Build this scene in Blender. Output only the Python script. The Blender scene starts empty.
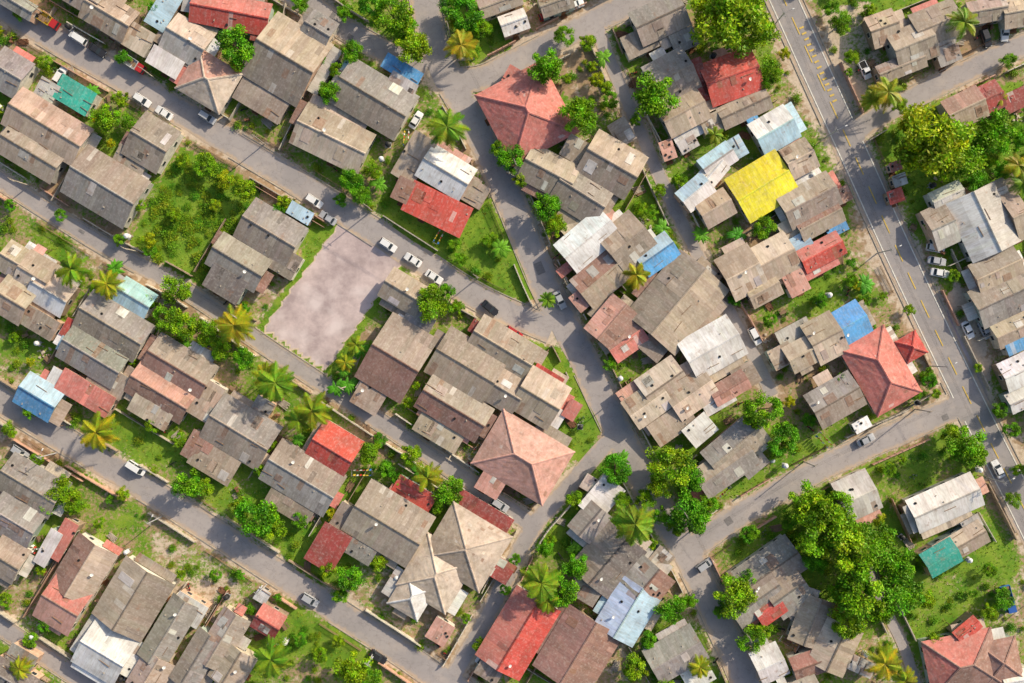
import bpy, math, random
import numpy as np
from mathutils import Vector, Matrix
random.seed(7); np.random.seed(7)
R = random.random
def U(a,b): return a+(b-a)*random.random()
S=0.22; H=190.0
def P(px,py,h=0.0):
    k=(H-h)/H
    return ((px-512)*S*k, -(py-341.5)*S*k)
scene=bpy.context.scene
coll=scene.collection
# ------------------------------------------------------------------ materials
def newmat(name):
    m=bpy.data.materials.new(name); m.use_nodes=True
    nt=m.node_tree; nt.nodes.clear()
    out=nt.nodes.new('ShaderNodeOutputMaterial'); b=nt.nodes.new('ShaderNodeBsdfPrincipled')
    nt.links.new(b.outputs[0],out.inputs[0])
    b.inputs['Roughness'].default_value=0.8
    if 'Specular IOR Level' in b.inputs: b.inputs['Specular IOR Level'].default_value=0.25
    return m,nt,b
def N(nt,t,**kw):
    n=nt.nodes.new(t)
    for k,v in kw.items(): setattr(n,k,v)
    return n
def L(nt,a,b): nt.links.new(a,b)
def noise(nt,vec,scale,detail=4,rough=0.55):
    n=N(nt,'ShaderNodeTexNoise'); n.inputs['Scale'].default_value=scale
    n.inputs['Detail'].default_value=detail; n.inputs['Roughness'].default_value=rough
    if vec: L(nt,vec,n.inputs['Vector'])
    return n.outputs['Fac']
def ramp(nt,f,a,b,ca=(0,0,0,1),cb=(1,1,1,1)):
    r=N(nt,'ShaderNodeValToRGB'); e=r.color_ramp.elements
    e[0].position=a; e[1].position=b; e[0].color=ca; e[1].color=cb
    L(nt,f,r.inputs[0]); return r.outputs[0]
def mix(nt,f,a,b,blend='MIX'):
    m=N(nt,'ShaderNodeMix',data_type='RGBA',blend_type=blend)
    if isinstance(f,(int,float)): m.inputs[0].default_value=f
    else: L(nt,f,m.inputs[0])
    for i,x in ((6,a),(7,b)):
        if isinstance(x,tuple): m.inputs[i].default_value=(x+(1,))[:4]
        else: L(nt,x,m.inputs[i])
    return m.outputs[2]
def math_(nt,op,a,b=None):
    m=N(nt,'ShaderNodeMath',operation=op)
    for i,x in ((0,a),(1,b)):
        if x is None: continue
        if isinstance(x,(int,float)): m.inputs[i].default_value=x
        else: L(nt,x,m.inputs[i])
    return m.outputs[0]
def attr(nt,name): 
    a=N(nt,'ShaderNodeAttribute'); a.attribute_name=name; return a
def bump(nt,b,h,strength=0.3,dist=0.05):
    n=N(nt,'ShaderNodeBump'); n.inputs['Strength'].default_value=strength; n.inputs['Distance'].default_value=dist
    L(nt,h,n.inputs['Height']); L(nt,n.outputs[0],b.inputs['Normal'])
def objvec(nt,scale=(1,1,1)):
    tc=N(nt,'ShaderNodeTexCoord'); oi=N(nt,'ShaderNodeObjectInfo')
    m=N(nt,'ShaderNodeVectorMath',operation='MULTIPLY_ADD')
    L(nt,oi.outputs['Random'],m.inputs[0]); m.inputs[1].default_value=(97,53,31); L(nt,tc.outputs['Object'],m.inputs[2])
    mp=N(nt,'ShaderNodeVectorMath',operation='MULTIPLY'); L(nt,m.outputs[0],mp.inputs[0]); mp.inputs[1].default_value=scale
    return mp.outputs[0]
def roofmat(name,rough,streak,metal=0.0):
    m,nt,b=newmat(name); c=attr(nt,'Col').outputs['Color']
    v1=objvec(nt,(1,1,1)); v2=objvec(nt,streak)
    n1=noise(nt,v1,0.26,6,0.65); n2=noise(nt,v2,1.0,6,0.7); n3=noise(nt,v1,1.8,4,.65); n4=noise(nt,v1,.5,6,.75)
    c=mix(nt,ramp(nt,n1,0.42,0.68),c,mix(nt,0.38,c,(0.17,0.135,0.105)))
    c=mix(nt,ramp(nt,n2,0.42,0.76),c,mix(nt,1.0,c,(0.68,0.63,0.58),'MULTIPLY'))
    c=mix(nt,ramp(nt,n3,0.5,0.8),c,mix(nt,0.27,c,(0.85,0.80,0.73)))
    c=mix(nt,math_(nt,'MULTIPLY',ramp(nt,n4,.58,.70),.5),c,(.29,.14,.075))
    L(nt,c,b.inputs['Base Color']); b.inputs['Roughness'].default_value=rough
    bump(nt,b,n2,0.25,0.06)
    return m
M_metal=roofmat('corrugated_sheet',0.6,(2.8,0.35,1))
M_tile=roofmat('roof_tile',0.8,(0.8,0.8,1))
def simple(name,col,rough=0.8,var=0.35,scale=1.2,metal=0):
    m,nt,b=newmat(name); v=objvec(nt); n=noise(nt,v,scale,5,0.6)
    d=tuple(x*(1-var) for x in col)
    L(nt,mix(nt,ramp(nt,n,0.35,0.7),col,d),b.inputs['Base Color']); b.inputs['Roughness'].default_value=rough
    b.inputs['Metallic'].default_value=metal
    return m
walls_m=[simple('wall_paint_%d'%i,c) for i,c in enumerate([(.65,.56,.43),(.52,.49,.43),(.62,.42,.30),(.42,.5,.43),(.70,.66,.57),(.35,.26,.18)])]
M_conc=simple('concrete',(.48,.42,.34),0.9)
M_wood=simple('weathered_wood',(.28,.18,.11),0.85)
M_glass=simple('window_glass',(.03,.04,.05),0.12,0.1)
M_door=simple('door_wood',(.2,.09,.04),0.6)
M_pole=simple('galvanised_steel',(.42,.42,.42),0.5)
M_rub=simple('rubber',(.02,.02,.02),0.8)
M_bark=simple('bark',(.15,.105,.07),0.95,0.5,4)
M_red=simple('red_plastic',(.55,.05,.04),0.4,.15); M_blue=simple('blue_plastic',(.05,.2,.55),0.4,.15)
M_whitep=simple('white_plastic',(.75,.75,.73),0.4,.15); M_blk=simple('black_plastic',(.03,.03,.03),.5,.1)
M_yel=simple('yellow_plastic',(.7,.5,.05),0.4,.15); M_rust=simple('rusty_steel',(.27,.13,.07),.8,.5,3)
def leafmat(name,tr=0.3):
    m,nt,b=newmat(name); c=attr(nt,'Col').outputs['Color']; oi=N(nt,'ShaderNodeObjectInfo')
    c2=mix(nt,oi.outputs['Random'],mix(nt,1.0,c,(0.64,1.0,0.8),'MULTIPLY'),mix(nt,1.0,c,(1.45,1.15,0.7),'MULTIPLY'))
    L(nt,c2,b.inputs['Base Color']); b.inputs['Roughness'].default_value=0.5
    t=N(nt,'ShaderNodeBsdfTranslucent'); L(nt,c2,t.inputs[0])
    ms=N(nt,'ShaderNodeMixShader'); ms.inputs[0].default_value=tr
    out=[n for n in nt.nodes if n.type=='OUTPUT_MATERIAL'][0]
    L(nt,b.outputs[0],ms.inputs[1]); L(nt,t.outputs[0],ms.inputs[2]); L(nt,ms.outputs[0],out.inputs[0])
    return m
M_leaf=leafmat('leaves'); 
# ------------------------------------------------------------------ mesh builder
class MB:
    def __init__(s): s.v=[];s.f=[];s.m=[];s.c=[]
    def face(s,pts,mi=0,col=(1,1,1)):
        i=len(s.v); s.v.extend(pts); s.f.append(tuple(range(i,i+len(pts)))); s.m.append(mi); s.c.append(col)
    def box(s,c,d,mi=0,col=(1,1,1),rot=0,top=1.0):
        hx,hy,hz=d[0]/2,d[1]/2,d[2]/2; ca,sa=math.cos(rot),math.sin(rot)
        pts=[]
        for z,k in((-hz,1),(hz,top)):
            for x,y in((-hx,-hy),(hx,-hy),(hx,hy),(-hx,hy)):
                x*=k;y*=k
                pts.append((c[0]+x*ca-y*sa,c[1]+x*sa+y*ca,c[2]+z))
        i=len(s.v); s.v.extend(pts)
        for q in((3,2,1,0),(4,5,6,7),(0,1,5,4),(1,2,6,5),(2,3,7,6),(3,0,4,7)):
            s.f.append(tuple(i+k for k in q)); s.m.append(mi); s.c.append(col)
    def tube(s,p0,p1,r0,r1,n=7,mi=0,col=(1,1,1),cap=True):
        p0=Vector(p0);p1=Vector(p1); d=(p1-p0).normalized()
        a=d.orthogonal().normalized(); b=d.cross(a)
        i=len(s.v)
        for p,r in((p0,r0),(p1,r1)):
            for k in range(n):
                t=2*math.pi*k/n; s.v.append(tuple(p+a*math.cos(t)*r+b*math.sin(t)*r))
        for k in range(n):
            k2=(k+1)%n; s.f.append((i+k,i+k2,i+n+k2,i+n+k)); s.m.append(mi); s.c.append(col)
        if cap:
            s.f.append(tuple(i+n+k for k in range(n))); s.m.append(mi); s.c.append(col)
            s.f.append(tuple(i+n-1-k for k in range(n))); s.m.append(mi); s.c.append(col)
    def mesh(s,name,mats,smooth=False):
        me=bpy.data.meshes.new(name); me.from_pydata([tuple(v) for v in s.v],[],s.f)
        for m in mats: me.materials.append(m)
        me.polygons.foreach_set('material_index',s.m)
        if smooth: me.polygons.foreach_set('use_smooth',[True]*len(s.f))
        ca=me.color_attributes.new(name='Col',type='FLOAT_COLOR',domain='CORNER')
        arr=[]
        for f,c in zip(s.f,s.c):
            arr.extend([c[0],c[1],c[2],1.0]*len(f))
        ca.data.foreach_set('color',arr)
        return me
def obj(name,me,loc=(0,0,0),rz=0,parent=None,scale=None):
    o=bpy.data.objects.new(name,me); o.location=loc; o.rotation_euler=(0,0,rz)
    if scale is not None: o.scale=scale if hasattr(scale,'__len__') else (scale,)*3
    coll.objects.link(o)
    if parent: o.parent=parent
    return o
# ------------------------------------------------------------------ roads
def catmull(pts,step=6):
    out=[]; n=len(pts)
    for i in range(n-1):
        p0=pts[max(i-1,0)];p1=pts[i];p2=pts[i+1];p3=pts[min(i+2,n-1)]
        d=math.hypot(p2[0]-p1[0],p2[1]-p1[1]); k=max(1,int(d/step))
        for j in range(k):
            t=j/k
            out.append(tuple(0.5*((2*p1[a])+(-p0[a]+p2[a])*t+(2*p0[a]-5*p1[a]+4*p2[a]-p3[a])*t*t+(-p0[a]+3*p1[a]-3*p2[a]+p3[a])*t**3) for a in (0,1)))
    out.append(pts[-1]); return out
roads_px=[
 ('main_road',[(560,-480),(745,-85),(784,0),(820,80),(858,163),(895,245),(935,330),(985,432),(1032,525),(1100,670),(1290,1060)],34),
 ('road',[(-420,-260),(-70,-38),(0,5),(60,42),(142,89),(230,142),(310,190),(410,254),(480,298),(552,330)],26),
 ('road',[(400,-420),(418,-60),(425,0),(440,60),(478,130),(510,200),(545,285),(580,352),(615,425),(650,492),(690,560),(728,640),(750,690),(800,800),(950,1120)],29),
 ('road',[(-420,145),(-60,362),(0,400),(60,437),(160,497),(270,568),(390,645),(455,688),(640,800),(950,1000)],26),
 ('road',[(-420,-90),(-60,142),(0,180),(100,243),(190,293),(260,342),(370,415),(450,468),(530,524)],17),
 ('road',[(140,-95),(290,-8),(350,32),(425,72)],22),
 ('road',[(440,78),(480,78),(530,54),(600,18),(660,-12),(820,-110)],24),
 ('lane',[(594,22),(618,80),(648,150),(680,220),(718,292),(752,352),(772,396)],14),
 ('road',[(853,132),(890,110),(940,84),(1030,42),(1250,-50)],21),
 ('road',[(686,552),(738,516),(800,480),(860,450),(968,402)],24),
 ('lane',[(452,678),(488,615),(528,535),(556,500),(612,438)],17),
 ('road',[(-420,360),(-60,586),(0,626),(60,666),(130,712),(300,830)],18),
 ('lane',[(868,560),(884,605),(905,650),(918,690),(950,770)],11),
]
roads=[]
for nm,pts,w in roads_px:
    c=[P(*q) for q in catmull(pts)]
    roads.append((nm,np.array(c),w*S))
def on_road(x,y,marg=0.0,skip=None):
    for i,(nm,c,w) in enumerate(roads):
        if i==skip: continue
        a=c[:-1];b=c[1:];d=b-a;t=((x-a[:,0])*d[:,0]+(y-a[:,1])*d[:,1])/(d**2).sum(1); t=np.clip(t,0,1)
        q=a+d*t[:,None]
        if ((q[:,0]-x)**2+(q[:,1]-y)**2).min()<(w/2+marg)**2: return True
    return False
def roadmat(name,col,col2):
    m,nt,b=newmat(name); geo=N(nt,'ShaderNodeNewGeometry').outputs['Position']
    n1=noise(nt,geo,0.09,5,.6); n2=noise(nt,geo,0.7,6,.7); n3=noise(nt,geo,9,2); n4=noise(nt,geo,.22,6,.7)
    c=mix(nt,ramp(nt,n1,.35,.65),col,col2)
    c=mix(nt,ramp(nt,n2,.5,.75),c,mix(nt,1.0,c,(.78,.77,.77),'MULTIPLY'))
    c=mix(nt,ramp(nt,n4,.52,.7),c,mix(nt,.45,c,(.50,.42,.36)))
    c=mix(nt,math_(nt,'MULTIPLY',n3,0.25),c,(.42,.38,.35))
    vo=N(nt,'ShaderNodeTexVoronoi',feature='DISTANCE_TO_EDGE'); vo.inputs['Scale'].default_value=.28
    wv=N(nt,'ShaderNodeVectorMath',operation='ADD'); nn=N(nt,'ShaderNodeTexNoise'); nn.inputs['Scale'].default_value=.9; nn.inputs['Detail'].default_value=5; L(nt,geo,nn.inputs['Vector'])
    L(nt,geo,wv.inputs[0]); sc=N(nt,'ShaderNodeVectorMath',operation='SCALE'); sc.inputs['Scale'].default_value=3; L(nt,nn.outputs['Color'],sc.inputs[0]); L(nt,sc.outputs[0],wv.inputs[1]); L(nt,wv.outputs[0],vo.inputs['Vector'])
    cr=ramp(nt,vo.outputs['Distance'],.004,.018,(1,1,1,1),(0,0,0,1))
    c=mix(nt,math_(nt,'MULTIPLY',cr,.25),c,(.08,.075,.07))
    e=attr(nt,'Col').outputs['Color']
    sep=N(nt,'ShaderNodeSeparateColor'); L(nt,e,sep.inputs[0])
    f=math_(nt,'ADD',sep.outputs[0],math_(nt,'MULTIPLY',math_(nt,'SUBTRACT',n2,0.5),1.9))
    c=mix(nt,ramp(nt,f,.5,.98),c,(.48,.37,.27))
    L(nt,c,b.inputs['Base Color']); b.inputs['Roughness'].default_value=.85
    bump(nt,b,n3,.2,.02)
    return m
M_asph=roadmat('asphalt',(.40,.36,.345),(.31,.285,.28))
M_asph2=roadmat('asphalt_highway',(.33,.305,.30),(.27,.255,.255))
M_patch=simple('asphalt_repair',(.23,.215,.21),.9,.3,2)
def normals(c):
    d=np.gradient(c,axis=0); d/=np.linalg.norm(d,axis=1)[:,None]
    return np.stack([-d[:,1],d[:,0]],1),d
for i,(nm,c,w) in enumerate(roads):
    n,d=normals(c); z=0.03+0.004*i
    offs=[-.5,-.42,-.28,0,.28,.42,.5]; ev=[1,.7,.2,.0,.2,.7,1]
    vs=[];es=[]
    for k in range(len(c)):
        for o,e in zip(offs,ev):
            x,y=c[k]+n[k]*w*(o+0.02*math.sin(k*.7+i)*(abs(o)>.45))
            if e>0.1 and on_road(x,y,-0.4,i): e=0
            vs.append((x,y,z)); es.append(e)
    fs=[]
    for k in range(len(c)-1):
        for j in range(6):
            a=k*7+j; fs.append((a,a+1,a+8,a+7))
    me=bpy.data.meshes.new(nm); me.from_pydata(vs,[],fs); me.materials.append(M_asph2 if i==0 else M_asph)
    ca=me.color_attributes.new(name='Col',type='FLOAT_COLOR',domain='POINT')
    ca.data.foreach_set('color',[q for e in es for q in (e,e,e,1)])
    obj(nm,me)
M_mark=simple('road_paint_white',(.78,.76,.68),.7,.3,1.5); M_marky=simple('road_paint_yellow',(.74,.52,.12),.7,.3,1.5)
def strip(c,n,a,b,off,wid,z,mb):
    for k in range(a,b):
        p0=c[k]+n[k]*(off-wid/2);p1=c[k]+n[k]*(off+wid/2);p2=c[k+1]+n[k+1]*(off+wid/2);p3=c[k+1]+n[k+1]*(off-wid/2)
        mb.face([(p0[0],p0[1],z),(p3[0],p3[1],z),(p2[0],p2[1],z),(p1[0],p1[1],z)])
nm,c,w=roads[0]; n,d=normals(c); mb=MB(); mby=MB()
zt=0.03+0.004*14
for k in range(len(c)-1):
    if k%5<3: strip(c,n,k,k+1,0,.24,zt,mby)
    for s in(-1,1):
        x,y=c[k]+n[k]*s*w*.5
        if not on_road(x,y,0.3,0): strip(c,n,k,k+1,s*(w*.5-.8),.24,zt,mb)
obj('road_edge_markings',mb.mesh('road_markings',[M_mark]))
k0=int(np.argmin(((c-np.array(P(796,26)))**2).sum(1)))
for q in range(14):
    k=k0+q
    a=c[k]+n[k]*w*.06; b_=c[k]+n[k]*w*.2
    dd=d[k]*.4
    mby.face([(a[0],a[1],zt+.004),(a[0]+dd[0],a[1]+dd[1],zt+.004),(b_[0]+dd[0],b_[1]+dd[1],zt+.004),(b_[0],b_[1],zt+.004)])
obj('road_centre_markings',mby.mesh('centre_markings',[M_marky]))
mb=MB()
for q in range(16):
    i=random.randint(1,9); nm,c,w=roads[i]; n,d=normals(c); k=random.randint(2,len(c)-6)
    if abs(c[k][0])>125 or abs(c[k][1])>90 or on_road(c[k][0],c[k][1],1,i): continue
    strip(c,n,k,k+random.choice([1,1,2]),U(-.25,.25)*w,U(.6,1.8),.03+.004*16+q*.0004,mb)
obj('asphalt_repair_patch',mb.mesh('patch',[M_patch]))
mbk=MB()
for i,(nm,c,w) in enumerate(roads):
    if nm=='lane': continue
    n,d=normals(c)
    for s in(-1,1):
        for k in range(len(c)-1):
            off=w/2+.18
            a=c[k]+n[k]*s*off; b=c[k+1]+n[k+1]*s*off
            m_=(a+b)/2
            if on_road(m_[0],m_[1],.25,i) or abs(m_[0])>150 or abs(m_[1])>110: continue
            if (k//9+i*3)%4==0: continue
            ln=np.linalg.norm(b-a)
            mbk.box((m_[0],m_[1],.06),(ln*.985,.2,.13),0,(1,1,1),math.atan2(b[1]-a[1],b[0]-a[0]))
obj('kerb',mbk.mesh('kerb',[M_conc]))
# ------------------------------------------------------------------ ground
def axis(lo,hi,st):
    a=list(np.arange(lo,hi,st)); s=st; out=[]
    x=hi
    while x<3000: out.append(x); s*=1.5; x+=s
    x=lo; s=st; pre=[]
    while True:
        s*=1.5; x-=s; pre.append(x)
        if x<-3000: break
    return np.array(pre[::-1]+a+out)
xs=axis(-150,150,.9); ys=axis(-110,110,.9)
X,Y=np.meshgrid(xs,ys); PX=X/S+512; PY=-Y/S+341.5
def inpoly(poly,A_=None,B_=None):
    A_=PX if A_ is None else A_; B_=PY if B_ is None else B_
    r=np.zeros(A_.shape,bool); n_=len(poly); j=n_-1
    for i in range(n_):
        xi,yi=poly[i]; xj,yj=poly[j]
        cnd=((yi>B_)!=(yj>B_))&(A_<(xj-xi)*(B_-yi)/((yj-yi)+1e-9)+xi)
        r^=cnd; j=i
    return r
def smooth_noise(sc,seed):
    rs=np.random.RandomState(seed); g=rs.rand(64,64)
    u=(X/sc)%63; v=(Y/sc)%63; iu=u.astype(int); iv=v.astype(int); fu=u-iu; fv=v-iv
    fu=fu*fu*(3-2*fu); fv=fv*fv*(3-2*fv)
    return (g[iv,iu]*(1-fu)+g[iv,iu+1]*fu)*(1-fv)+(g[iv+1,iu]*(1-fu)+g[iv+1,iu+1]*fu)*fv
G=0.36+0.5*smooth_noise(11,1)+0.3*(smooth_noise(4,2)-.5)
Cc=0.12+0.42*smooth_noise(9,3)
def setp(poly,g,c=None):
    m=inpoly(poly); G[m]=g+0.35*(smooth_noise(5,4)[m]-.5)
    if c is not None: Cc[m]=c
setp([(182,148),(262,190),(205,290),(130,243)],1.15,.0)
setp([(380,200),(405,180),(470,180),(500,215),(545,292),(520,305),(400,240)],1.05,.1)
setp([(535,345),(560,350),(604,425),(588,452),(545,435),(575,405)],1.15,0)
setp([(78,480),(150,520),(120,580),(100,640),(60,660),(30,600)],.6,.2)
setp([(840,462),(950,418),(985,475),(1024,560),(1000,600),(900,545),(850,520)],.7,.1)
setp([(760,500),(900,520),(940,620),(860,640),(790,600),(730,560)],.8,.1)
setp([(888,100),(960,98),(1024,80),(1024,200),(960,190),(900,200),(880,150)],.8,.3)
setp([(822,10),(870,0),(880,60),(862,105),(840,90)],.35,.75)
setp([(955,280),(985,300),(990,400),(1024,470),(1024,500),(940,325)],.2,.8)
setp([(858,270),(880,290),(940,385),(900,420),(850,420),(850,300)],.6,.35)
setp([(548,45),(595,35),(625,100),(600,120),(560,90)],.3,.35)
setp([(150,530),(215,560),(250,600),(300,620),(250,640),(150,590)],.45,.6)
setp([(280,600),(360,640),(330,670),(290,650)],.85,.1)
setp([(565,400),(600,440),(620,470),(560,560),(535,545),(580,480)],.95,.2)
lot=[(344,218),(402,262),(326,370),(264,328)]
setp([(338,212),(410,262),(330,378),(256,330)],.9,.2)
ml=inpoly(lot); G[ml]=-.6; Cc[ml]=1.6
core=(np.abs(X)<135)&(np.abs(Y)<100)&~ml
xc,yc=X[core],Y[core]; near_=np.zeros(xc.shape); onr=np.zeros(xc.shape,bool)
for i,(nm,c,w) in enumerate(roads):
    dm=np.full(xc.shape,1e9)
    for q in range(0,len(c),1):
        if abs(c[q][0])>145 or abs(c[q][1])>110: continue
        dm=np.minimum(dm,(xc-c[q][0])**2+(yc-c[q][1])**2)
    dd=np.sqrt(dm)-w/2; reach=3.6 if i==0 else 1.8
    near_=np.maximum(near_,np.clip(1-dd/reach,0,1)); onr|=dd<.35
G[core]-=near_*.36; Cc[core]+=near_*.42
RD=np.zeros(X.shape,bool); RD[core]=onr
nx,ny=len(xs),len(ys)
vs=np.stack([X.ravel(),Y.ravel(),np.zeros(X.size)],1)
idx=np.arange(nx*ny).reshape(ny,nx)
fs=np.stack([idx[:-1,:-1].ravel(),idx[:-1,1:].ravel(),idx[1:,1:].ravel(),idx[1:,:-1].ravel()],1)
me=bpy.data.meshes.new('ground'); me.from_pydata(vs.tolist(),[],fs.tolist())
ca=me.color_attributes.new(name='Col',type='FLOAT_COLOR',domain='POINT')
cc=np.stack([(G+1)/3,(Cc+1)/3,np.zeros_like(G),np.ones_like(G)],-1).reshape(-1)
ca.data.foreach_set('color',cc.astype(np.float32))
m,nt,b=newmat('ground'); geo=N(nt,'ShaderNodeNewGeometry').outputs['Position']
sep=N(nt,'ShaderNodeSeparateColor'); L(nt,attr(nt,'Col').outputs['Color'],sep.inputs[0])
g=math_(nt,'SUBTRACT',math_(nt,'MULTIPLY',sep.outputs[0],3),1.0); p=math_(nt,'SUBTRACT',math_(nt,'MULTIPLY',sep.outputs[1],3),1.0)
n1=noise(nt,geo,.25,6,.65); n2=noise(nt,geo,1.3,6,.7); n3=noise(nt,geo,5,4,.7); n4=noise(nt,geo,.6,4,.6); n5=noise(nt,geo,.085,7,.72); n6=noise(nt,geo,.4,5,.7)
dirt=mix(nt,ramp(nt,n2,.35,.7),(.43,.30,.185),(.25,.17,.10))
pale=mix(nt,ramp(nt,n2,.35,.68),(.64,.53,.40),(.45,.355,.27))
f=math_(nt,'ADD',p,math_(nt,'MULTIPLY',math_(nt,'SUBTRACT',n4,.5),1.6))
c=mix(nt,ramp(nt,f,.42,.62),dirt,pale)
n7=noise(nt,geo,.16,4,.5)
lotc=mix(nt,ramp(nt,n5,.40,.60),(.60,.49,.47),(.37,.295,.29))
lotc=mix(nt,math_(nt,'MULTIPLY',ramp(nt,n7,.5,.66),.7),lotc,(.68,.59,.57))
lotc=mix(nt,math_(nt,'MULTIPLY',ramp(nt,n1,.55,.75),.45),lotc,(.28,.225,.215))
lotf=math_(nt,'ADD',p,math_(nt,'MULTIPLY',math_(nt,'SUBTRACT',n2,.5),.8))
notlot=math_(nt,'SUBTRACT',1.0,ramp(nt,lotf,.9,1.0))
notlot2=math_(nt,'SUBTRACT',1.0,ramp(nt,p,.7,.95))
lotmask=math_(nt,'GREATER_THAN',p,1.15)
c=mix(nt,lotmask,c,lotc)
gr=mix(nt,ramp(nt,n1,.35,.62),(.10,.245,.014),(.25,.36,.035))
gr=mix(nt,math_(nt,'MULTIPLY',ramp(nt,n6,.55,.72),.5),gr,(.33,.31,.085))
gr=mix(nt,ramp(nt,n3,.42,.7),gr,mix(nt,1.0,gr,(.5,.62,.5),'MULTIPLY'))
f=math_(nt,'ADD',g,math_(nt,'MULTIPLY',math_(nt,'SUBTRACT',n2,.5),1.5))
c=mix(nt,ramp(nt,f,.42,.66),c,gr)
litter=math_(nt,'MULTIPLY',ramp(nt,n3,.62,.75),notlot2)
c=mix(nt,litter,c,mix(nt,.45,c,(.10,.07,.045)))
L(nt,c,b.inputs['Base Color']); b.inputs['Roughness'].default_value=.95; bump(nt,b,math_(nt,'MULTIPLY',n2,notlot2),.3,.10)
me.materials.append(m); obj('ground',me)
# ------------------------------------------------------------------ houses
PAL=dict(BG=(.46,.375,.285),GB=(.365,.305,.245),G=(.335,.31,.285),DG=(.22,.20,.185),LG=(.58,.55,.51),W=(.83,.81,.77),R=(.62,.10,.075),
 PK=(.64,.35,.28),DR=(.35,.07,.06),BL=(.13,.41,.76),LB=(.48,.68,.80),T=(.05,.43,.33),Y=(.90,.80,.04),C=(.64,.53,.42),RB=(.36,.21,.165),PR=(.64,.22,.18))
def jit(c,a): 
    k=1+U(-a,a); return tuple(min(.85,max(0,x*k*(1+U(-a*.25,a*.25)))) for x in c)
def lerp(a,b,t): return tuple(a[i]+(b[i]-a[i])*t for i in range(3))
def patch(mb,e0,e1,r1,r0,col,var=.10,pw=1.0,ph=1.9,odd=.05,overlay=True):
    le=math.dist(e0,e1); lr=math.dist(r0,r1); ls=(math.dist(e0,r0)+math.dist(e1,r1))/2
    nc=max(1,int(max(le,lr)/pw)); nr=max(1,int(ls/ph))
    tri=min(le,lr)<.4*max(le,lr)
    rows=[]
    for j in range(nr+1):
        t=j/nr; a=lerp(e0,r0,t); b=lerp(e1,r1,t); row=[]
        for i in range(nc+1):
            q=lerp(a,b,i/nc); row.append((q[0],q[1],q[2]+(U(-.025,.025) if 0<j<nr else 0)))
        rows.append(row)
    base=len(mb.v)
    for row in rows: mb.v.extend(row)
    w=nc+1
    cb=[jit(col,var) for _ in range(nc)]
    half=U(.3,.7); tone=1+U(-.14,.14)
    for j in range(nr):
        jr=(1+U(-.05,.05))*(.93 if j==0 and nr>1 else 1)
        for i in range(nc):
            a=base+j*w+i; mb.f.append((a,a+1,a+w+1,a+w)); mb.m.append(0)
            cc=tuple(x*jr*(tone if i/nc>half else 1) for x in jit(cb[i],var*.5))
            if R()<odd: cc=random.choice([tuple(x*.68 for x in cc),tuple(x*.8 for x in cc),tuple(min(.85,x*1.28) for x in cc),lerp(cc,(.3,.16,.09),.6),lerp(cc,(.75,.72,.66),.45)])
            mb.c.append(cc)
    if overlay and not tri:
        nrm=(Vector(e1)-Vector(e0)).cross(Vector(r0)-Vector(e0)).normalized()*.05
        if nrm.z<0: nrm=-nrm
        for _ in range(random.choice([0,0,1,1,2,3])):
            u0=U(0.02,.8);u1=min(.98,u0+U(.8,2.6)/max(le,1));v0=U(0.02,.6);v1=min(.98,v0+U(.25,.6))
            q=[Vector(lerp(lerp(e0,e1,u),lerp(r0,r1,u),v))+nrm for u,v in((u0,v0),(u1,v0),(u1,v1),(u0,v1))]
            mb.face([tuple(x) for x in q],0,random.choice([jit(col,.2),jit(col,.25),jit((.6,.57,.52),.2),lerp(col,(.29,.15,.09),.6)]))
obbs=[]
def in_house(x,y,marg=0.):
    for cx,cy,hx,hy,a in obbs:
        dx,dy=x-cx,y-cy; ca,sa=math.cos(a),math.sin(a)
        if abs(dx*ca+dy*sa)<hx+marg and abs(-dx*sa+dy*ca)<hy+marg: return True
    return False
def windows(mb,lx,ly,h):
    for s in(-1,1):
        n=max(1,int(lx/3.2))
        for k in range(n):
            x=-lx/2+(k+.5)*lx/n
            mb.box((x,s*(ly/2+.03),h*.55),(1.25,.06,1.15),0); mb.box((x,s*(ly/2+.07),h*.55),(1.05,.04,.95),1)
        n=max(1,int(ly/3.5))
        for k in range(n):
            y=-ly/2+(k+.5)*ly/n
            mb.box((s*(lx/2+.03),y,h*.55),(.06,1.2,1.15),0); mb.box((s*(lx/2+.07),y,h*.55),(.04,1.0,.95),1)
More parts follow.
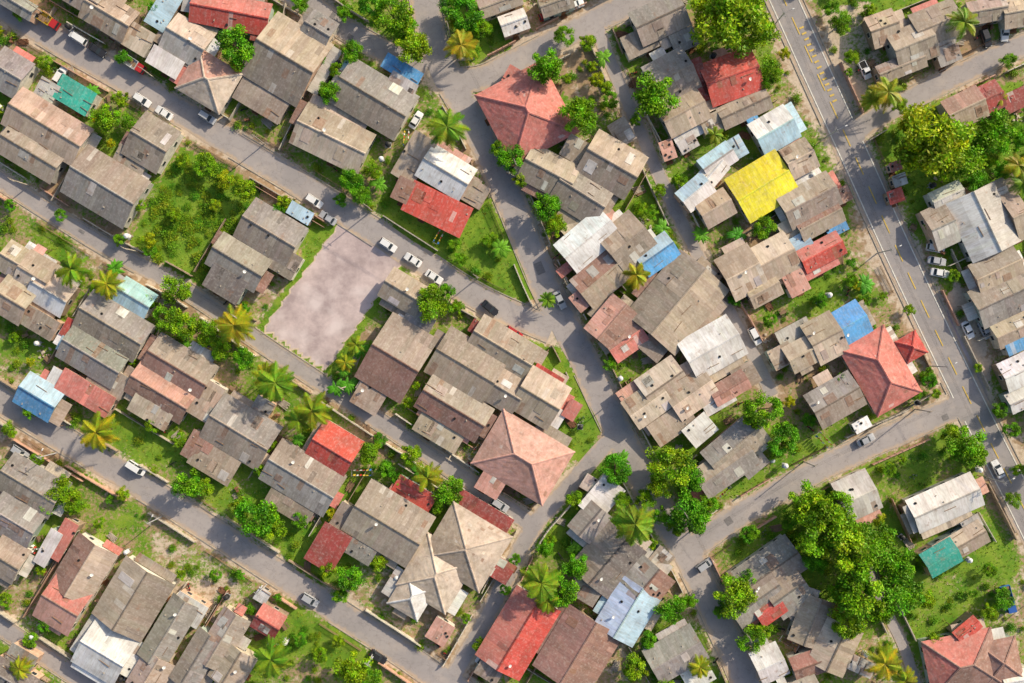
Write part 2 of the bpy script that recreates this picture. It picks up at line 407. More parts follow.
def roofgeo(kind,lx,ly,h,rise,c,c2,tile,clean=False):
    mb=MB(); X_,Y_=lx/2,ly/2; hr=h+rise
    var=.045 if (tile or clean) else .08; odd=.015 if (tile or clean) else .06
    if tile: pw,ph=1.3,.8
    else: pw,ph=U(.85,1.2),U(1.6,2.6)
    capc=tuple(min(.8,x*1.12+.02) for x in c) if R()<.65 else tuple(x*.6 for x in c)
    ov=not(tile or clean)
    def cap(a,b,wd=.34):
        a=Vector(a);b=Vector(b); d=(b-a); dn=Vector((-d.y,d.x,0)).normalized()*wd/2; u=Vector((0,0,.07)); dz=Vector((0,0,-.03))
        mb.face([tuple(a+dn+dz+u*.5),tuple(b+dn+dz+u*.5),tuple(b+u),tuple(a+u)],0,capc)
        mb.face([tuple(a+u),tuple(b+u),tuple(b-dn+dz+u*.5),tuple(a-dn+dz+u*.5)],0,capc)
    if kind=='gable':
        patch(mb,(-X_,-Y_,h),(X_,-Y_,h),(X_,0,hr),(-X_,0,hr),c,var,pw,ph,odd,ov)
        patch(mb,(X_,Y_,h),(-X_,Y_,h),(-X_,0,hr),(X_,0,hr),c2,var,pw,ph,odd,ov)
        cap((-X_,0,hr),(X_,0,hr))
    elif kind=='shed':
        patch(mb,(-X_,-Y_,h),(X_,-Y_,h),(X_,Y_,hr),(-X_,Y_,hr),c,var,pw,ph,odd,ov)
    else:
        rx=max(X_-Y_,.02*X_)
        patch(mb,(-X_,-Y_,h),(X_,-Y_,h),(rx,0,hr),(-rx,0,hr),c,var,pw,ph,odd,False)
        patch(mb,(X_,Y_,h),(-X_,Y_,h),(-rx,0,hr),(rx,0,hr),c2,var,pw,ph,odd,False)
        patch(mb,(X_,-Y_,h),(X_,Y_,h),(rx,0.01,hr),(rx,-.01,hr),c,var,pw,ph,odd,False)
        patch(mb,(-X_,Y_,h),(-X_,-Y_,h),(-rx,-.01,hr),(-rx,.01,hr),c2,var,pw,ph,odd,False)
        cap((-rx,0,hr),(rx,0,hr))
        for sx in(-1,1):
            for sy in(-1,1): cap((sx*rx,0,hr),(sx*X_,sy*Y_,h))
    return mb
def add_roof(parent,name,mb,tile,loc=(0,0,0),rz=0):
    o=obj(name,mb.mesh(name,[M_tile if tile else M_metal]),loc,rz,parent)
    md=o.modifiers.new('s','SOLIDIFY'); md.thickness=.09; md.offset=-1
    return o
def dishmesh():
    mb=MB(); mb.tube((0,0,-.3),(0,0,.6),.03,.03,6,1); n=14
    pv=None; ax=Vector((.5,-.2,.85)).normalized(); a=ax.orthogonal().normalized(); b=ax.cross(a); c0=Vector((0,0,.6))
    for r,dz in((0.02,0),(.2,.03),(.38,.12)):
        ring=[c0+ax*dz+a*math.cos(t*2*math.pi/n)*r+b*math.sin(t*2*math.pi/n)*r for t in range(n)]
        if pv:
            for k in range(n): mb.face([tuple(pv[k]),tuple(pv[(k+1)%n]),tuple(ring[(k+1)%n]),tuple(ring[k])],0)
        pv=ring
    mb.tube(c0,c0+ax*.4,.015,.015,4,1); mb.box(tuple(c0+ax*.42),(.08,.08,.08),1)
    return mb.mesh('satellite_dish',[M_whitep,M_pole])
ME_DISH=dishmesh()
CN=dict(R='red_roof_house',PK='tiled_roof_house',PR='red_roof_house',BL='blue_roof_house',LB='light_blue_roof_house',Y='yellow_roof_house',T='green_roof_house',W='white_roof_house')
def house(px,py,Lp,Wp,ang,kind,ck,c2k=None,h=None,rise=None,ext=None,filler=False):
    h=h or U(2.65,3.15); 
    if kind=='shed': h=h-U(.25,.6)
    k=(H-h-1)/H; lx=Lp*S*k; ly=Wp*S*k
    if rise is None: rise={'gable':.135*ly,'hip':.175*min(lx,ly),'shed':.075*ly}[kind]+U(0,.12)
    wx,wy=P(px,py,h+rise*.4); rz=-math.radians(ang)
    c=jit(PAL[ck],.10); c2=jit(PAL[c2k],.08) if c2k else tuple(x*U(.9,1.08) for x in c)
    tile=kind=='hip'
    small=min(Lp,Wp)<30
    nm='shed' if small else CN.get(ck,'house')
    e=bpy.data.objects.new(nm,None); e.location=(wx,wy,0); e.rotation_euler=(0,0,rz); coll.objects.link(e); e.empty_display_size=1
    obbs.append((wx,wy,lx/2,ly/2,rz))
    clean=ck in('W','Y','BL','LB','T')
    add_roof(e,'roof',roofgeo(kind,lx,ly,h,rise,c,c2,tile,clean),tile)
    def rz_at(y):
        return h+rise*(1-abs(y)/(ly/2)) if kind=='gable' else h+rise*(y/ly+.5)
    if kind!='hip' and not filler and ck!='Y':
        mb=MB()
        for q in range(random.randint(0,6)):
            x=U(-.45,.45)*lx; y=U(-.42,.42)*ly; t=R()
            if t<.5: mb.box((x,y,rz_at(y)+.08),(U(.25,.4),U(.15,.25),.14),0,rot=U(0,3))
            elif t<.8: mb.box((x,y,rz_at(y)+.07),(U(1.5,3),.1,.1),1,rot=U(-.1,.1))
            else: mb.tube((x,y,rz_at(y)-.05),(x,y,rz_at(y)+.14),.28,.28,12,2)
        if mb.f: obj('roof_weights',mb.mesh('roof_weights',[M_conc,M_wood,M_rub]),parent=e)
        if R()<.3 and not small: y=U(-.3,.3)*ly; obj('satellite_dish',ME_DISH,(U(-.4,.4)*lx,y,rz_at(y)),-rz,e)
    ins=.45 if not small else .2
    bx,by=lx-2*ins,ly-2*ins; sl=rise/(ly/2) if kind!='shed' else 0
    mb=MB(); hw=h+sl*ins-.16
    X_,Y_=bx/2,by/2
    if kind=='shed':
        za=h+rise*ins/ly-.16; zb=h+rise*(1-ins/ly)-.16
        for q in([(-X_,-Y_,0),(X_,-Y_,0),(X_,-Y_,za),(-X_,-Y_,za)],[(X_,Y_,0),(-X_,Y_,0),(-X_,Y_,zb),(X_,Y_,zb)],
                 [(X_,-Y_,0),(X_,Y_,0),(X_,Y_,zb),(X_,-Y_,za)],[(-X_,Y_,0),(-X_,-Y_,0),(-X_,-Y_,za),(-X_,Y_,zb)]): mb.face(q)
    else:
        mb.face([(-X_,-Y_,0),(X_,-Y_,0),(X_,-Y_,hw),(-X_,-Y_,hw)]); mb.face([(X_,Y_,0),(-X_,Y_,0),(-X_,Y_,hw),(X_,Y_,hw)])
        zt_=h+rise-.16
        for s in(-1,1):
            q=[(s*X_,-s*Y_,0),(s*X_,s*Y_,0),(s*X_,s*Y_,hw)]
            if kind=='gable': q.append((s*X_,0,zt_))
            q.append((s*X_,-s*Y_,hw)); mb.face(q)
    obj('walls',mb.mesh('walls',[random.choice(walls_m)]),parent=e)
    if not filler:
        mb=MB(); windows(mb,bx,by,h); obj('windows',mb.mesh('windows',[walls_m[4],M_glass]),parent=e)
        mb=MB(); xx=U(-.25,.25)*bx
        mb.box((xx,-by/2-.09,1.03),(.95,.1,2.05)); mb.box((xx+.34,-by/2-.17,1.0),(.08,.06,.12)); mb.box((xx,-by/2-.5,.06),(1.5,.7,.12))
        obj('door',mb.mesh('door',[M_door]),parent=e)
    if ext is None: ext = 0 if (small or kind=='shed') else random.choice([1,1,2,2,3])
    sides=[0,1,2,3]; random.shuffle(sides)
    for sd in sides[:ext]:
        d=U(1.3,2.7); along=(lx if sd<2 else ly)*U(.3,.85)
        hh=U(2.0,2.3); ck2=random.choice(['GB','LG','RB','BG','C','LG','W','BG',ck,ck,'PK','PR','W'])
        mb=MB(); 
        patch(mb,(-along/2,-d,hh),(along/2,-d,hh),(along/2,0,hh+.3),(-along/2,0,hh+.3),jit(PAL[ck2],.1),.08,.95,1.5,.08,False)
        off=(lx if sd<2 else ly)
        sh=U(-.5,.5)*(off-along)
        if sd==0: loc=(sh,-ly/2+.25,0); r=0
        elif sd==1: loc=(sh,ly/2-.25,0); r=math.pi
        elif sd==2: loc=(lx/2-.25,sh,0); r=math.pi/2
        else: loc=(-lx/2+.25,sh,0); r=-math.pi/2
        v=Vector((0,-d*.9,0)); v.rotate(Matrix.Rotation(r,3,'Z')); v+=Vector(loc); v.rotate(Matrix.Rotation(rz,3,'Z'))
        if on_road(wx+v.x,wy+v.y,.3): continue
        add_roof(e,'lean_to_roof',mb,False,loc,r+U(-.02,.02))
        mp=MB()
        for xx in(-along/2+.15,0,along/2-.15): mp.box((xx,-d+.12,hh/2-.03),(.1,.1,hh-.06))
        obj('lean_to_posts',mp.mesh('posts',[M_wood]),loc,r,e)
    return e
A=31;B=-59
HS=[
(14,2,45,18,A,'gable','G'),(78,-8,50,30,A,'gable','GB'),(108,14,52,36,A,'gable','BG'),(133,36,40,26,A,'shed','C'),(164,9,42,22,B,'shed','LB'),
(186,40,44,40,A,'gable','LG','C'),(165,62,36,20,A,'shed','W'),(196,62,30,18,A,'shed','C'),(230,12,80,34,11,'gable','R','PR'),(262,32,22,20,11,'shed','DR'),
(208,80,52,48,A,'hip','C','PK'),(286,58,66,74,A,'gable','GB','BG'),(262,98,54,30,A,'shed','GB'),(318,30,30,34,A,'gable','G'),(332,138,76,46,26,'gable','C','BG'),
(373,98,78,52,A,'gable','GB','G'),(402,70,42,16,A,'shed','BL'),(350,76,24,26,A,'shed','LB'),(398,92,30,32,A,'shed','LG'),(352,112,28,20,A,'shed','BG'),
(414,158,26,50,A,'shed','BG'),(446,172,52,38,A,'gable','W'),(437,209,66,33,26,'shed','R'),(474,193,26,24,A,'shed','BG'),(403,190,18,24,26,'shed','RB'),
(8,72,36,42,A,'gable','G'),(46,126,84,44,A,'gable','BG'),(30,152,66,36,A,'gable','BG','GB'),(74,95,40,26,A,'shed','T'),(46,92,22,24,A,'shed','LG'),
(150,142,42,50,A,'gable','GB'),(104,186,74,56,A,'gable','G','GB'),(128,165,34,30,A,'shed','GB'),(82,160,34,22,A,'shed','BG'),
(270,232,62,46,A,'gable','GB','G'),(300,213,26,14,A,'shed','LB'),(238,262,58,38,A,'gable','G'),(225,284,40,26,A,'shed','DG'),(284,262,30,26,A,'shed','GB'),
(404,292,44,34,A,'gable','GB','BG'),(396,358,54,76,A,'gable','RB','GB'),(372,392,30,40,A,'shed','BG'),(418,322,30,22,A,'shed','G'),
(503,348,68,40,A,'gable','BG','GB'),(480,330,22,14,A,'shed','DR'),(466,366,68,54,A,'gable','BG','GB'),(498,386,54,40,A,'gable','GB','BG'),(454,408,72,40,A,'gable','RB','GB'),
(440,430,50,28,A,'shed','BG'),(478,420,30,26,A,'shed','RB'),
(540,398,46,50,A,'gable','BG','C'),(548,376,32,12,A,'shed','R'),(572,410,14,20,A,'shed','PR'),(553,418,20,24,A,'shed','W'),
(523,458,84,64,A,'hip','PK'),(492,482,26,28,A,'shed','PK'),
(16,262,34,34,A,'gable','BG'),(34,275,34,42,A,'gable','C','BG'),(50,292,42,36,A,'gable','W','C'),(12,300,36,40,A,'gable','BG'),(38,322,40,22,A,'shed','GB'),(40,258,34,12,A,'shed','W'),
(134,298,38,30,A,'gable','LB'),(112,326,72,44,A,'gable','GB','G'),(71,330,18,20,A,'shed','R'),(66,346,16,16,A,'shed','LB'),(92,356,66,40,A,'gable','G'),(108,380,40,26,A,'shed','GB'),
(38,397,42,36,A,'gable','BL','LB'),(85,393,60,24,A,'shed','PR','W'),(62,382,30,20,A,'shed','W'),(178,368,68,44,A,'gable','RB','GB'),(160,392,66,38,A,'gable','RB','PK'),(150,412,44,20,A,'shed','C'),
(205,400,26,40,A,'shed','BG'),(240,432,68,52,A,'gable','GB','G'),(214,462,48,30,A,'shed','BG'),(262,408,20,20,A,'shed','G'),(198,448,26,30,A,'shed','RB'),
(302,478,76,48,A,'gable','G','GB'),(290,505,50,24,A,'shed','GB'),(333,450,46,46,A,'gable','R'),(328,548,32,44,A,'shed','DR'),(346,520,26,30,A,'shed','GB'),
(388,524,76,60,A,'gable','BG','GB'),(414,494,44,20,A,'shed','R'),(362,548,30,26,A,'shed','G'),
(466,548,66,70,B,'hip','C','BG',3.3,2.1),(436,574,62,58,B,'hip','C','C',3.05,1.75),(412,596,40,36,B,'hip','W','C',2.9,1.35),(482,512,64,20,A,'shed','DR'),(494,566,22,40,B,'shed','DR'),(440,632,22,24,A,'shed','PK'),
(30,486,64,42,A,'gable','GB','G'),(14,520,50,44,A,'gable','G'),(6,560,34,40,A,'gable','GB'),(62,540,16,44,A,'shed','PR'),(48,548,14,40,A,'shed','W'),
(82,570,60,46,B,'gable','BG','RB'),(62,604,42,54,A,'gable','PK','PR'),(132,600,68,58,B,'gable','GB','BG'),(104,652,50,54,A,'gable','W','W'),(168,632,72,32,B,'gable','G'),(188,610,34,26,A,'shed','LG'),
(196,660,60,30,B,'gable','G','GB'),(222,640,60,32,B,'gable','GB'),(232,668,40,36,B,'gable','BG'),(268,622,28,28,A,'gable','DR','PR'),(150,675,40,36,B,'gable','BG'),(262,596,14,14,A,'shed','W'),
(20,660,30,24,A,'shed','G'),(10,680,50,30,A,'gable','DG'),
(518,634,82,52,B,'gable','R','PR'),(578,652,72,64,B,'gable','RB'),(628,612,58,46,B,'gable','LB'),(608,560,62,52,-50,'gable','DG','GB'),(586,590,30,24,A,'shed','GB'),
(602,498,42,28,-50,'shed','W'),(590,522,36,30,-50,'gable','G'),(648,582,36,44,-50,'gable','RB','G'),(660,560,24,20,-50,'shed','GB'),(640,545,20,16,-50,'shed','C'),
(676,655,56,40,-30,'gable','G'),(698,676,30,24,-30,'shed','W'),(590,484,16,16,A,'shed','C'),(490,670,26,22,A,'shed','GB'),
(527,112,82,76,62,'hip','PR','PR'),(516,78,24,18,30,'shed','PR'),(549,172,54,40,28,'gable','GB','BG'),(582,194,54,46,32,'gable','GB'),(612,164,58,50,30,'gable','GB','BG'),(576,150,26,24,30,'shed','BG'),
(622,132,26,20,60,'shed','BG'),(588,240,60,38,-40,'gable','W'),(574,262,40,10,-40,'shed','PR'),(628,242,44,50,-40,'gable','GB','BG'),(601,278,52,38,-40,'gable','BG','RB'),(657,254,40,30,-35,'gable','BL','LB'),
(586,296,30,20,-40,'shed','PK'),(612,322,46,36,-50,'gable','RB','PK'),(626,340,40,30,-35,'gable','PR','RB'),(678,302,86,66,-50,'gable','BG','GB'),(660,340,40,26,-50,'shed','GB'),(704,276,28,30,-50,'shed','BG'),
(713,348,58,46,-30,'gable','W','W'),(690,372,30,22,-30,'shed','C'),(664,384,46,40,-35,'gable','BG','C'),(648,404,44,34,-35,'gable','C','BG'),(692,394,48,36,-35,'gable','C','BG'),(672,424,46,26,-35,'shed','BG'),
(718,400,34,20,-30,'shed','W'),(730,388,40,22,-30,'gable','PK','RB'),(736,446,64,36,-40,'gable','GB','G'),(726,468,64,34,-35,'gable','G','GB'),(752,462,28,24,-40,'shed','G'),(700,430,30,24,-40,'shed','W'),(746,376,24,24,60,'shed','BG'),
(514,22,28,22,-20,'gable','W'),(500,2,44,20,-20,'gable','BG'),(556,2,34,22,-20,'gable','GB'),(660,18,54,38,-25,'gable','GB','G'),(640,42,34,24,-25,'shed','GB'),(684,40,26,20,-25,'shed','G'),
(672,76,46,46,-28,'gable','GB','G'),(684,112,46,36,-28,'gable','BG'),(700,80,16,44,-20,'shed','DR'),(732,76,56,46,-20,'gable','R'),(745,108,54,24,-25,'gable','GB'),(716,122,30,20,-25,'shed','BG'),
(775,130,42,38,-30,'gable','LB','W'),(752,118,12,20,-30,'shed','BL'),(800,158,30,34,-28,'gable','C','BG'),(718,160,36,24,-35,'gable','W','LB'),(736,148,22,18,60,'shed','LB'),(708,178,46,22,-50,'gable','W'),(696,192,34,26,-40,'gable','W','LB'),
(716,208,34,30,-30,'gable','BG'),(688,144,20,14,-30,'shed','LG'),(668,150,14,20,-20,'shed','PK'),(763,186,60,52,-31,'gable','Y',None,3.0,.7,0),
(810,200,58,38,-28,'gable','GB','BG'),(820,220,48,26,-28,'gable','BG','RB'),(836,226,22,18,-28,'shed','BL'),(845,194,12,16,-28,'shed','RB'),(790,228,22,18,-28,'shed','C'),
(742,272,38,48,-28,'gable','C','BG'),(764,290,34,26,-28,'gable','BG'),(776,258,40,42,-28,'gable','BG','C'),(796,282,22,26,-28,'shed','PK'),(822,252,46,26,-28,'gable','R','PR'),(816,268,48,16,-28,'shed','PR'),(800,242,16,22,60,'shed','LB'),
(796,336,36,26,-28,'shed','LG'),(806,352,40,30,-28,'gable','BG'),(826,338,34,46,-28,'gable','C','BG'),(850,324,36,38,-30,'gable','BL'),(846,346,24,14,-30,'shed','BG'),(782,356,24,22,-28,'shed','BG'),
(882,371,78,52,60,'hip','PR','PR'),(912,347,26,24,60,'hip','R'),(836,400,52,40,-30,'gable','GB','G'),(862,425,18,12,-30,'shed','W'),
(884,28,30,34,-20,'gable','BG'),(914,44,44,40,-22,'gable','GB','BG'),(938,24,48,40,-22,'gable','BG','GB'),(902,66,50,20,-22,'gable','BG'),(948,52,24,24,-22,'shed','G'),(988,10,40,24,-10,'gable','GB'),(1018,12,30,30,-10,'gable','BG'),
(966,108,40,34,-25,'gable','BG','RB'),(993,96,20,30,-25,'gable','DR'),(1016,100,26,20,-25,'shed','DR'),(985,222,66,54,65,'gable','W','LG'),(948,196,34,22,-25,'gable','LG'),(942,226,26,44,-25,'gable','LG','GB'),(1000,190,36,22,-25,'shed','BG'),(1019,215,18,50,-25,'gable','BG'),
(896,196,16,14,-20,'shed','R'),(900,180,14,12,-20,'shed','W'),(896,166,12,10,-20,'shed','PR'),(998,270,50,34,-25,'gable','BG','GB'),(1004,298,60,42,-25,'gable','G','GB'),(1014,330,40,26,-25,'gable','BG'),(1018,372,32,32,-25,'gable','W'),(1016,344,22,18,-25,'shed','BL'),(1020,400,24,22,-25,'gable','W'),
(946,503,72,37,-24,'gable','W','W'),(918,516,22,30,-24,'shed','LG'),(858,496,38,44,-25,'gable','LG','LG'),(962,544,54,26,-30,'gable','BG','C'),(942,558,36,28,-30,'gable','T'),(972,524,20,14,-30,'shed','LG'),
(768,572,72,42,-35,'gable','GB','G'),(756,600,56,34,-35,'gable','G'),(788,592,40,44,-35,'gable','G','GB'),(770,610,30,24,-35,'gable','R'),(812,622,50,34,-70,'gable','GB','BG'),(836,648,50,40,-65,'gable','BG','C'),(812,664,40,26,-20,'gable','RB'),(856,664,16,40,-65,'shed','LG'),
(770,664,30,36,-25,'gable','W','W'),(748,590,20,18,-35,'shed','C'),(964,664,72,58,-12,'hip','RB','PR'),(1002,662,40,44,-12,'hip','RB'),(968,630,28,16,-40,'gable','R'),(1018,680,30,20,-12,'gable','W'),(800,690,40,20,-25,'gable','G'),
]
for hsp in HS: house(*hsp)
for i in range(-9,20):
    for j in range(-9,14):
        u=i*78; v=j*74
        px=u*math.cos(math.radians(A))-v*math.sin(math.radians(A))+U(-8,8)+100; py=u*math.sin(math.radians(A))+v*math.cos(math.radians(A))+U(-8,8)-100
        if -38<px<1062 and -38<py<721: continue
        if px<-200 or px>1220 or py<-170 or py>850: continue
        x,y=P(px,py)
        if on_road(x,y,5.5): continue
        house(px,py,U(50,70),U(36,52),A if px<600 else -28,random.choice(['gable','gable','gable','hip']),random.choice(['GB','BG','G','GB','R','W','C','PK','LB']),ext=1,filler=True)
# ------------------------------------------------------------------ vegetation
def leafquad(mb,p,s,col,up=.5,mi=1):
    n=Vector((random.gauss(0,1),random.gauss(0,1),abs(random.gauss(0,1))*up+.35)).normalized()
    a=n.orthogonal().normalized(); t=U(0,6.28); b=n.cross(a); a,b=a*math.cos(t)+b*math.sin(t),b*math.cos(t)-a*math.sin(t)
    p=Vector(p); l=s*U(.8,1.3); w=s*U(.4,.65)
    mb.face([tuple(p-a*l*.5),tuple(p+b*w*.5),tuple(p+a*l*.5),tuple(p-b*w*.5)],mi,col)
def broadleaf(seed,ncl=34,nl=120,leaf=.44,base=(.10,.28,.010),hgt=1.0):
    random.seed(seed); mb=MB()
    th=2.6*hgt
    mb.tube((0,0,0),(0.1,.05,th),.3,.2,8,0)
    cl=[]
    for k in range(ncl):
        a=U(0,6.28); r=4*math.sqrt(R())*.80*(1+.18*math.sin(3*a+seed)); zz=math.sqrt(max(0,1-(r/4.2)**2))
        z=th+.6+ (3.4*zz)*U(.25,1.0)
        cl.append((r*math.cos(a),r*math.sin(a),z,U(.75,1.35)))
    for k in range(6):
        c=cl[k*4%ncl]; m_=(c[0]*.45,c[1]*.45,th+(c[2]-th)*.35)
        mb.tube((0.1,.05,th-.1),m_,.16,.1,6,0); mb.tube(m_,(c[0],c[1],c[2]),.1,.03,5,0)
    for (x,y,z,r) in cl:
        k=U(.6,1.45); yl=R()
        cc=(base[0]*k*(1+1.3*yl),base[1]*k*(1+.4*yl),base[2]*k)
        for q in range(nl):
            v=Vector((random.gauss(0,1),random.gauss(0,1),random.gauss(0,1))).normalized()*r*(R()**.45)
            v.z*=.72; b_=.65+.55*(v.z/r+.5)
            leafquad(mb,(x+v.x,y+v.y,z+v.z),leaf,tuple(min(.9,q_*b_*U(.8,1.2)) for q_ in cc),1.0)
    return mb.mesh('broadleaf',[M_bark,M_leaf])
def shrubmesh(seed):
    random.seed(seed); mb=MB()
    for k in range(5): 
        a=U(0,6.28); mb.tube((0,0,0),(.5*math.cos(a),.5*math.sin(a),.7),.04,.015,4,0)
    for c in range(8):
        a=U(0,6.28);r=U(0,.7);k=U(.6,1.5); yl=R()
        for q in range(55):
            v=Vector((random.gauss(0,.3),random.gauss(0,.3),random.gauss(0,.22)))
            leafquad(mb,(r*math.cos(a)+v.x,r*math.sin(a)+v.y,max(.1,.65+v.z-r*.25)),.26,(.12*k*(1+yl),.29*k,.015*k),1.0)
    return mb.mesh('shrub',[M_bark,M_leaf])
def palm(seed,n=20,fl=3.9,h=6.5):
    random.seed(seed); mb=MB(); lean=(U(-.6,.6),U(-.6,.6)); pr=None
    for i in range(8):
        t=i/7; p=(lean[0]*t*t,lean[1]*t*t,h*t)
        if pr: mb.tube(pr,p,.2-.08*(t-.14),.2-.08*t,7,0,cap=False)
        pr=p
    top=Vector(pr)
    for i in range(n):
        a=2*math.pi*i/n*2.6+U(-.15,.15); el=U(.0,.95) if i>n*.3 else U(-.35,.15); L_=fl*U(.85,1.08)
        d=Vector((math.cos(a),math.sin(a),0)); side=Vector((-d.y,d.x,0)); k=U(.7,1.4); yl=R()
        col=(.19*k*(1+.8*yl),.32*k,.02*k); prev=None; m=17
        for j in range(m):
            t=j/(m-1); x=L_*t*math.cos(el*(1-t*.3)); z=L_*(math.sin(el)*t-.55*t*t)
            q=top+d*x+Vector((0,0,z))
            if prev is not None:
                mb.tube(prev,q,.035*(1-t)+.01,.03*(1-t)+.008,3,1,(.3*k,.3*k,.05),cap=False)
            prev=q
            ll=(.25+.95*math.sin(math.pi*min(1,.12+t*.88))**.7)*.9
            for s in(-1,1):
                for dd in(0,.11):
                    tip=q+side*s*ll*U(.8,1)+d*(.45*ll+dd)+Vector((0,0,-.28*ll*U(.6,1.4)))
                    o=d*(.08); qq=q+d*dd
                    cc=tuple(x_*U(.75,1.25) for x_ in col)
                    mb.face([tuple(qq-o),tuple(qq+o),tuple(tip)],1,cc)
    for k in range(6):
        a=U(0,6.28); c=top+Vector((.25*math.cos(a),.25*math.sin(a),-.25)); mb.box(tuple(c),(.2,.2,.24),1,(.2,.22,.04),a,.6)
    return mb.mesh('palm',[M_bark,M_leaf])
def banana(seed):
    random.seed(seed); mb=MB()
    for st in range(3):
        bx,by=U(-.7,.7),U(-.7,.7); mb.tube((bx,by,0),(bx,by,1.7),.14,.09,6,1,(.12,.16,.04))
        for i in range(7):
            a=U(0,6.28); d=Vector((math.cos(a),math.sin(a),0)); s=Vector((-d.y,d.x,0)); k=U(.7,1.3); pv=None
            for j in range(6):
                t=j/5; q=Vector((bx,by,1.7))+d*1.9*t+Vector((0,0,.9*t-1.1*t*t)); w=.30*math.sin(math.pi*min(1,.08+t*.9))
                cur=(q-s*w-Vector((0,0,.06)),q,q+s*w-Vector((0,0,.06)))
                if pv:
                    mb.face([tuple(pv[0]),tuple(pv[1]),tuple(cur[1]),tuple(cur[0])],1,(.10*k,.32*k,.02*k))
                    mb.face([tuple(pv[1]),tuple(pv[2]),tuple(cur[2]),tuple(cur[1])],1,(.13*k,.36*k,.03*k))
                pv=cur
    return mb.mesh('banana',[M_bark,M_leaf])
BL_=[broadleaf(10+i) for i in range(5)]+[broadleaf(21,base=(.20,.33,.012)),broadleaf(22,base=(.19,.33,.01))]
SH_=[shrubmesh(40+i) for i in range(4)]; PM_=[palm(60+i,n=18+i*2) for i in range(4)]; BN_=[banana(80+i) for i in range(2)]
random.seed(99)
def tree(px,py,r,kind=None):
    if r>13: r*=1.08
    k=r*S/4.15
    h=6.0*k; x,y=P(px,py,h*.8)
    yel=kind=='y'
    me=random.choice(BL_[5:] if yel else BL_[:5])
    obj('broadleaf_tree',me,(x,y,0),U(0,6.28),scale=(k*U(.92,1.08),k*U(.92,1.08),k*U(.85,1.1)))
def palmt(px,py,r=18):
    k=r*S/3.9; hh=6.5*k
    x,y=P(px,py,hh)
    obj('palm_tree',random.choice(PM_),(x,y,0),U(0,6.28),scale=(k,k,k*U(.9,1.1)))
TR=[(235,45,21),(105,118,15),(120,98,10),(128,122,9),(392,14,19),(412,46,19),(370,6,13),(405,28,13),(466,14,17),(482,28,12),(450,6,13),(545,68,19),(580,117,20),(565,35,11),(587,42,10),(655,94,25),(734,16,36,'y'),(712,8,22,'y'),(756,30,22,'y'),
(770,70,14),(765,82,10),(352,52,13),(330,92,13),(338,70,9),(352,182,14),(372,170,10),(362,196,11),(340,200,8),(175,290,15),(166,318,14),(186,326,14),(205,332,15),(222,350,13),(243,358,13),(150,300,9),(433,303,19),(447,292,10),
(188,483,17),(205,488,11),(255,518,20),(272,528,15),(240,508,12),(350,578,14),(378,563,10),(340,596,10),(368,453,13),(386,470,11),(410,455,13),(398,480,9),(450,492,14),(437,505,9),(300,520,10),(328,570,10),
(512,160,14),(498,148,10),(545,206,16),(556,226,12),(520,180,9),(616,470,16),(672,466,24),(690,478,16),(660,484,14),(690,515,20),(706,506,13),(676,526,11),(762,410,19),(750,420,10),(785,440,16),(776,452,9),(735,598,20),(748,580,12),(724,610,11),
(806,504,20),(822,528,28),(848,552,28),(838,512,20),(875,545,24),(898,562,18),(903,592,24),(862,592,28),(850,620,20),(878,610,16),(925,600,12),(995,132,23),(938,140,36,'y'),(958,158,24),(918,152,22,'y'),(975,150,16),(912,122,15,'y'),(900,105,10),
(965,446,20),(978,456,13),(952,436,12),(752,640,14),(765,630,10),(764,228,13),(640,208,9),(652,212,8),(560,590,17),(575,566,14),(545,548,10),(535,605,10),(352,668,18),(370,676,12),(60,492,15),(75,505,12),(48,508,10),
(842,22,12),(832,8,10),(1008,308,8),(1005,600,12),(990,612,10),(935,640,9),(622,500,10),(645,500,11),(660,515,10),(575,500,10),(590,540,9),(636,668,14),(650,640,10),(672,610,14),(690,600,9),(668,688,12),(20,12,9),(345,12,10),(300,4,10),(320,60,8),
(460,260,9),(455,245,8),(490,240,9),(380,440,8),(30,412,8),(8,430,9),(180,440,8),(130,360,7),(270,445,8),(262,470,9),(320,505,8),(486,510,7),(610,100,10),(606,88,8),(636,120,7),(600,210,7),(645,330,7),(700,300,6),(735,300,7),(770,320,8),(820,300,9),(850,280,8),(842,380,9),(810,420,9),
(865,300,7),(872,330,7),(910,310,7),(928,375,8),(916,395,7),(1000,410,9),(1012,430,9),(930,225,7),(976,180,13),(1000,170,12),(1018,140,14),(870,10,8),(955,8,10),(1010,60,9),(890,470,8),(902,460,6),(1015,500,9),(1018,470,8),(990,570,8),(925,560,9),(840,590,14),(815,560,14),(800,540,10),(790,520,10),(430,395,7),(505,420,7),(500,540,8),(515,560,7),(505,590,7),(480,645,8),(660,190,8),(150,250,8),(280,210,8),(120,240,8),(10,205,7),(60,215,7),(140,205,7),(36,460,7),(110,555,6),(180,575,7),(240,575,6),(250,610,7),(215,575,7),(300,640,8),(320,655,9),(30,640,9),(45,625,8),(5,600,8),(110,500,5)]
for t in TR: tree(*t)
for p_ in [(70,270,18),(108,285,15),(236,327,20),(276,384,20),(268,376,15),(312,412,19),(298,420,14),(447,126,20),(462,42,17),(97,432,19),(428,478,16),(635,527,22),(540,583,20),(548,600,14),(270,660,19),(636,276,14),(888,92,17),(872,100,12),(965,22,16),(1018,165,15),(1020,182,12),(885,664,18),(905,680,14),(345,362,10),(715,135,10),(355,345,10),(548,300,9),(20,668,12),(700,668,12),(1000,100,9)]:
    palmt(*p_)
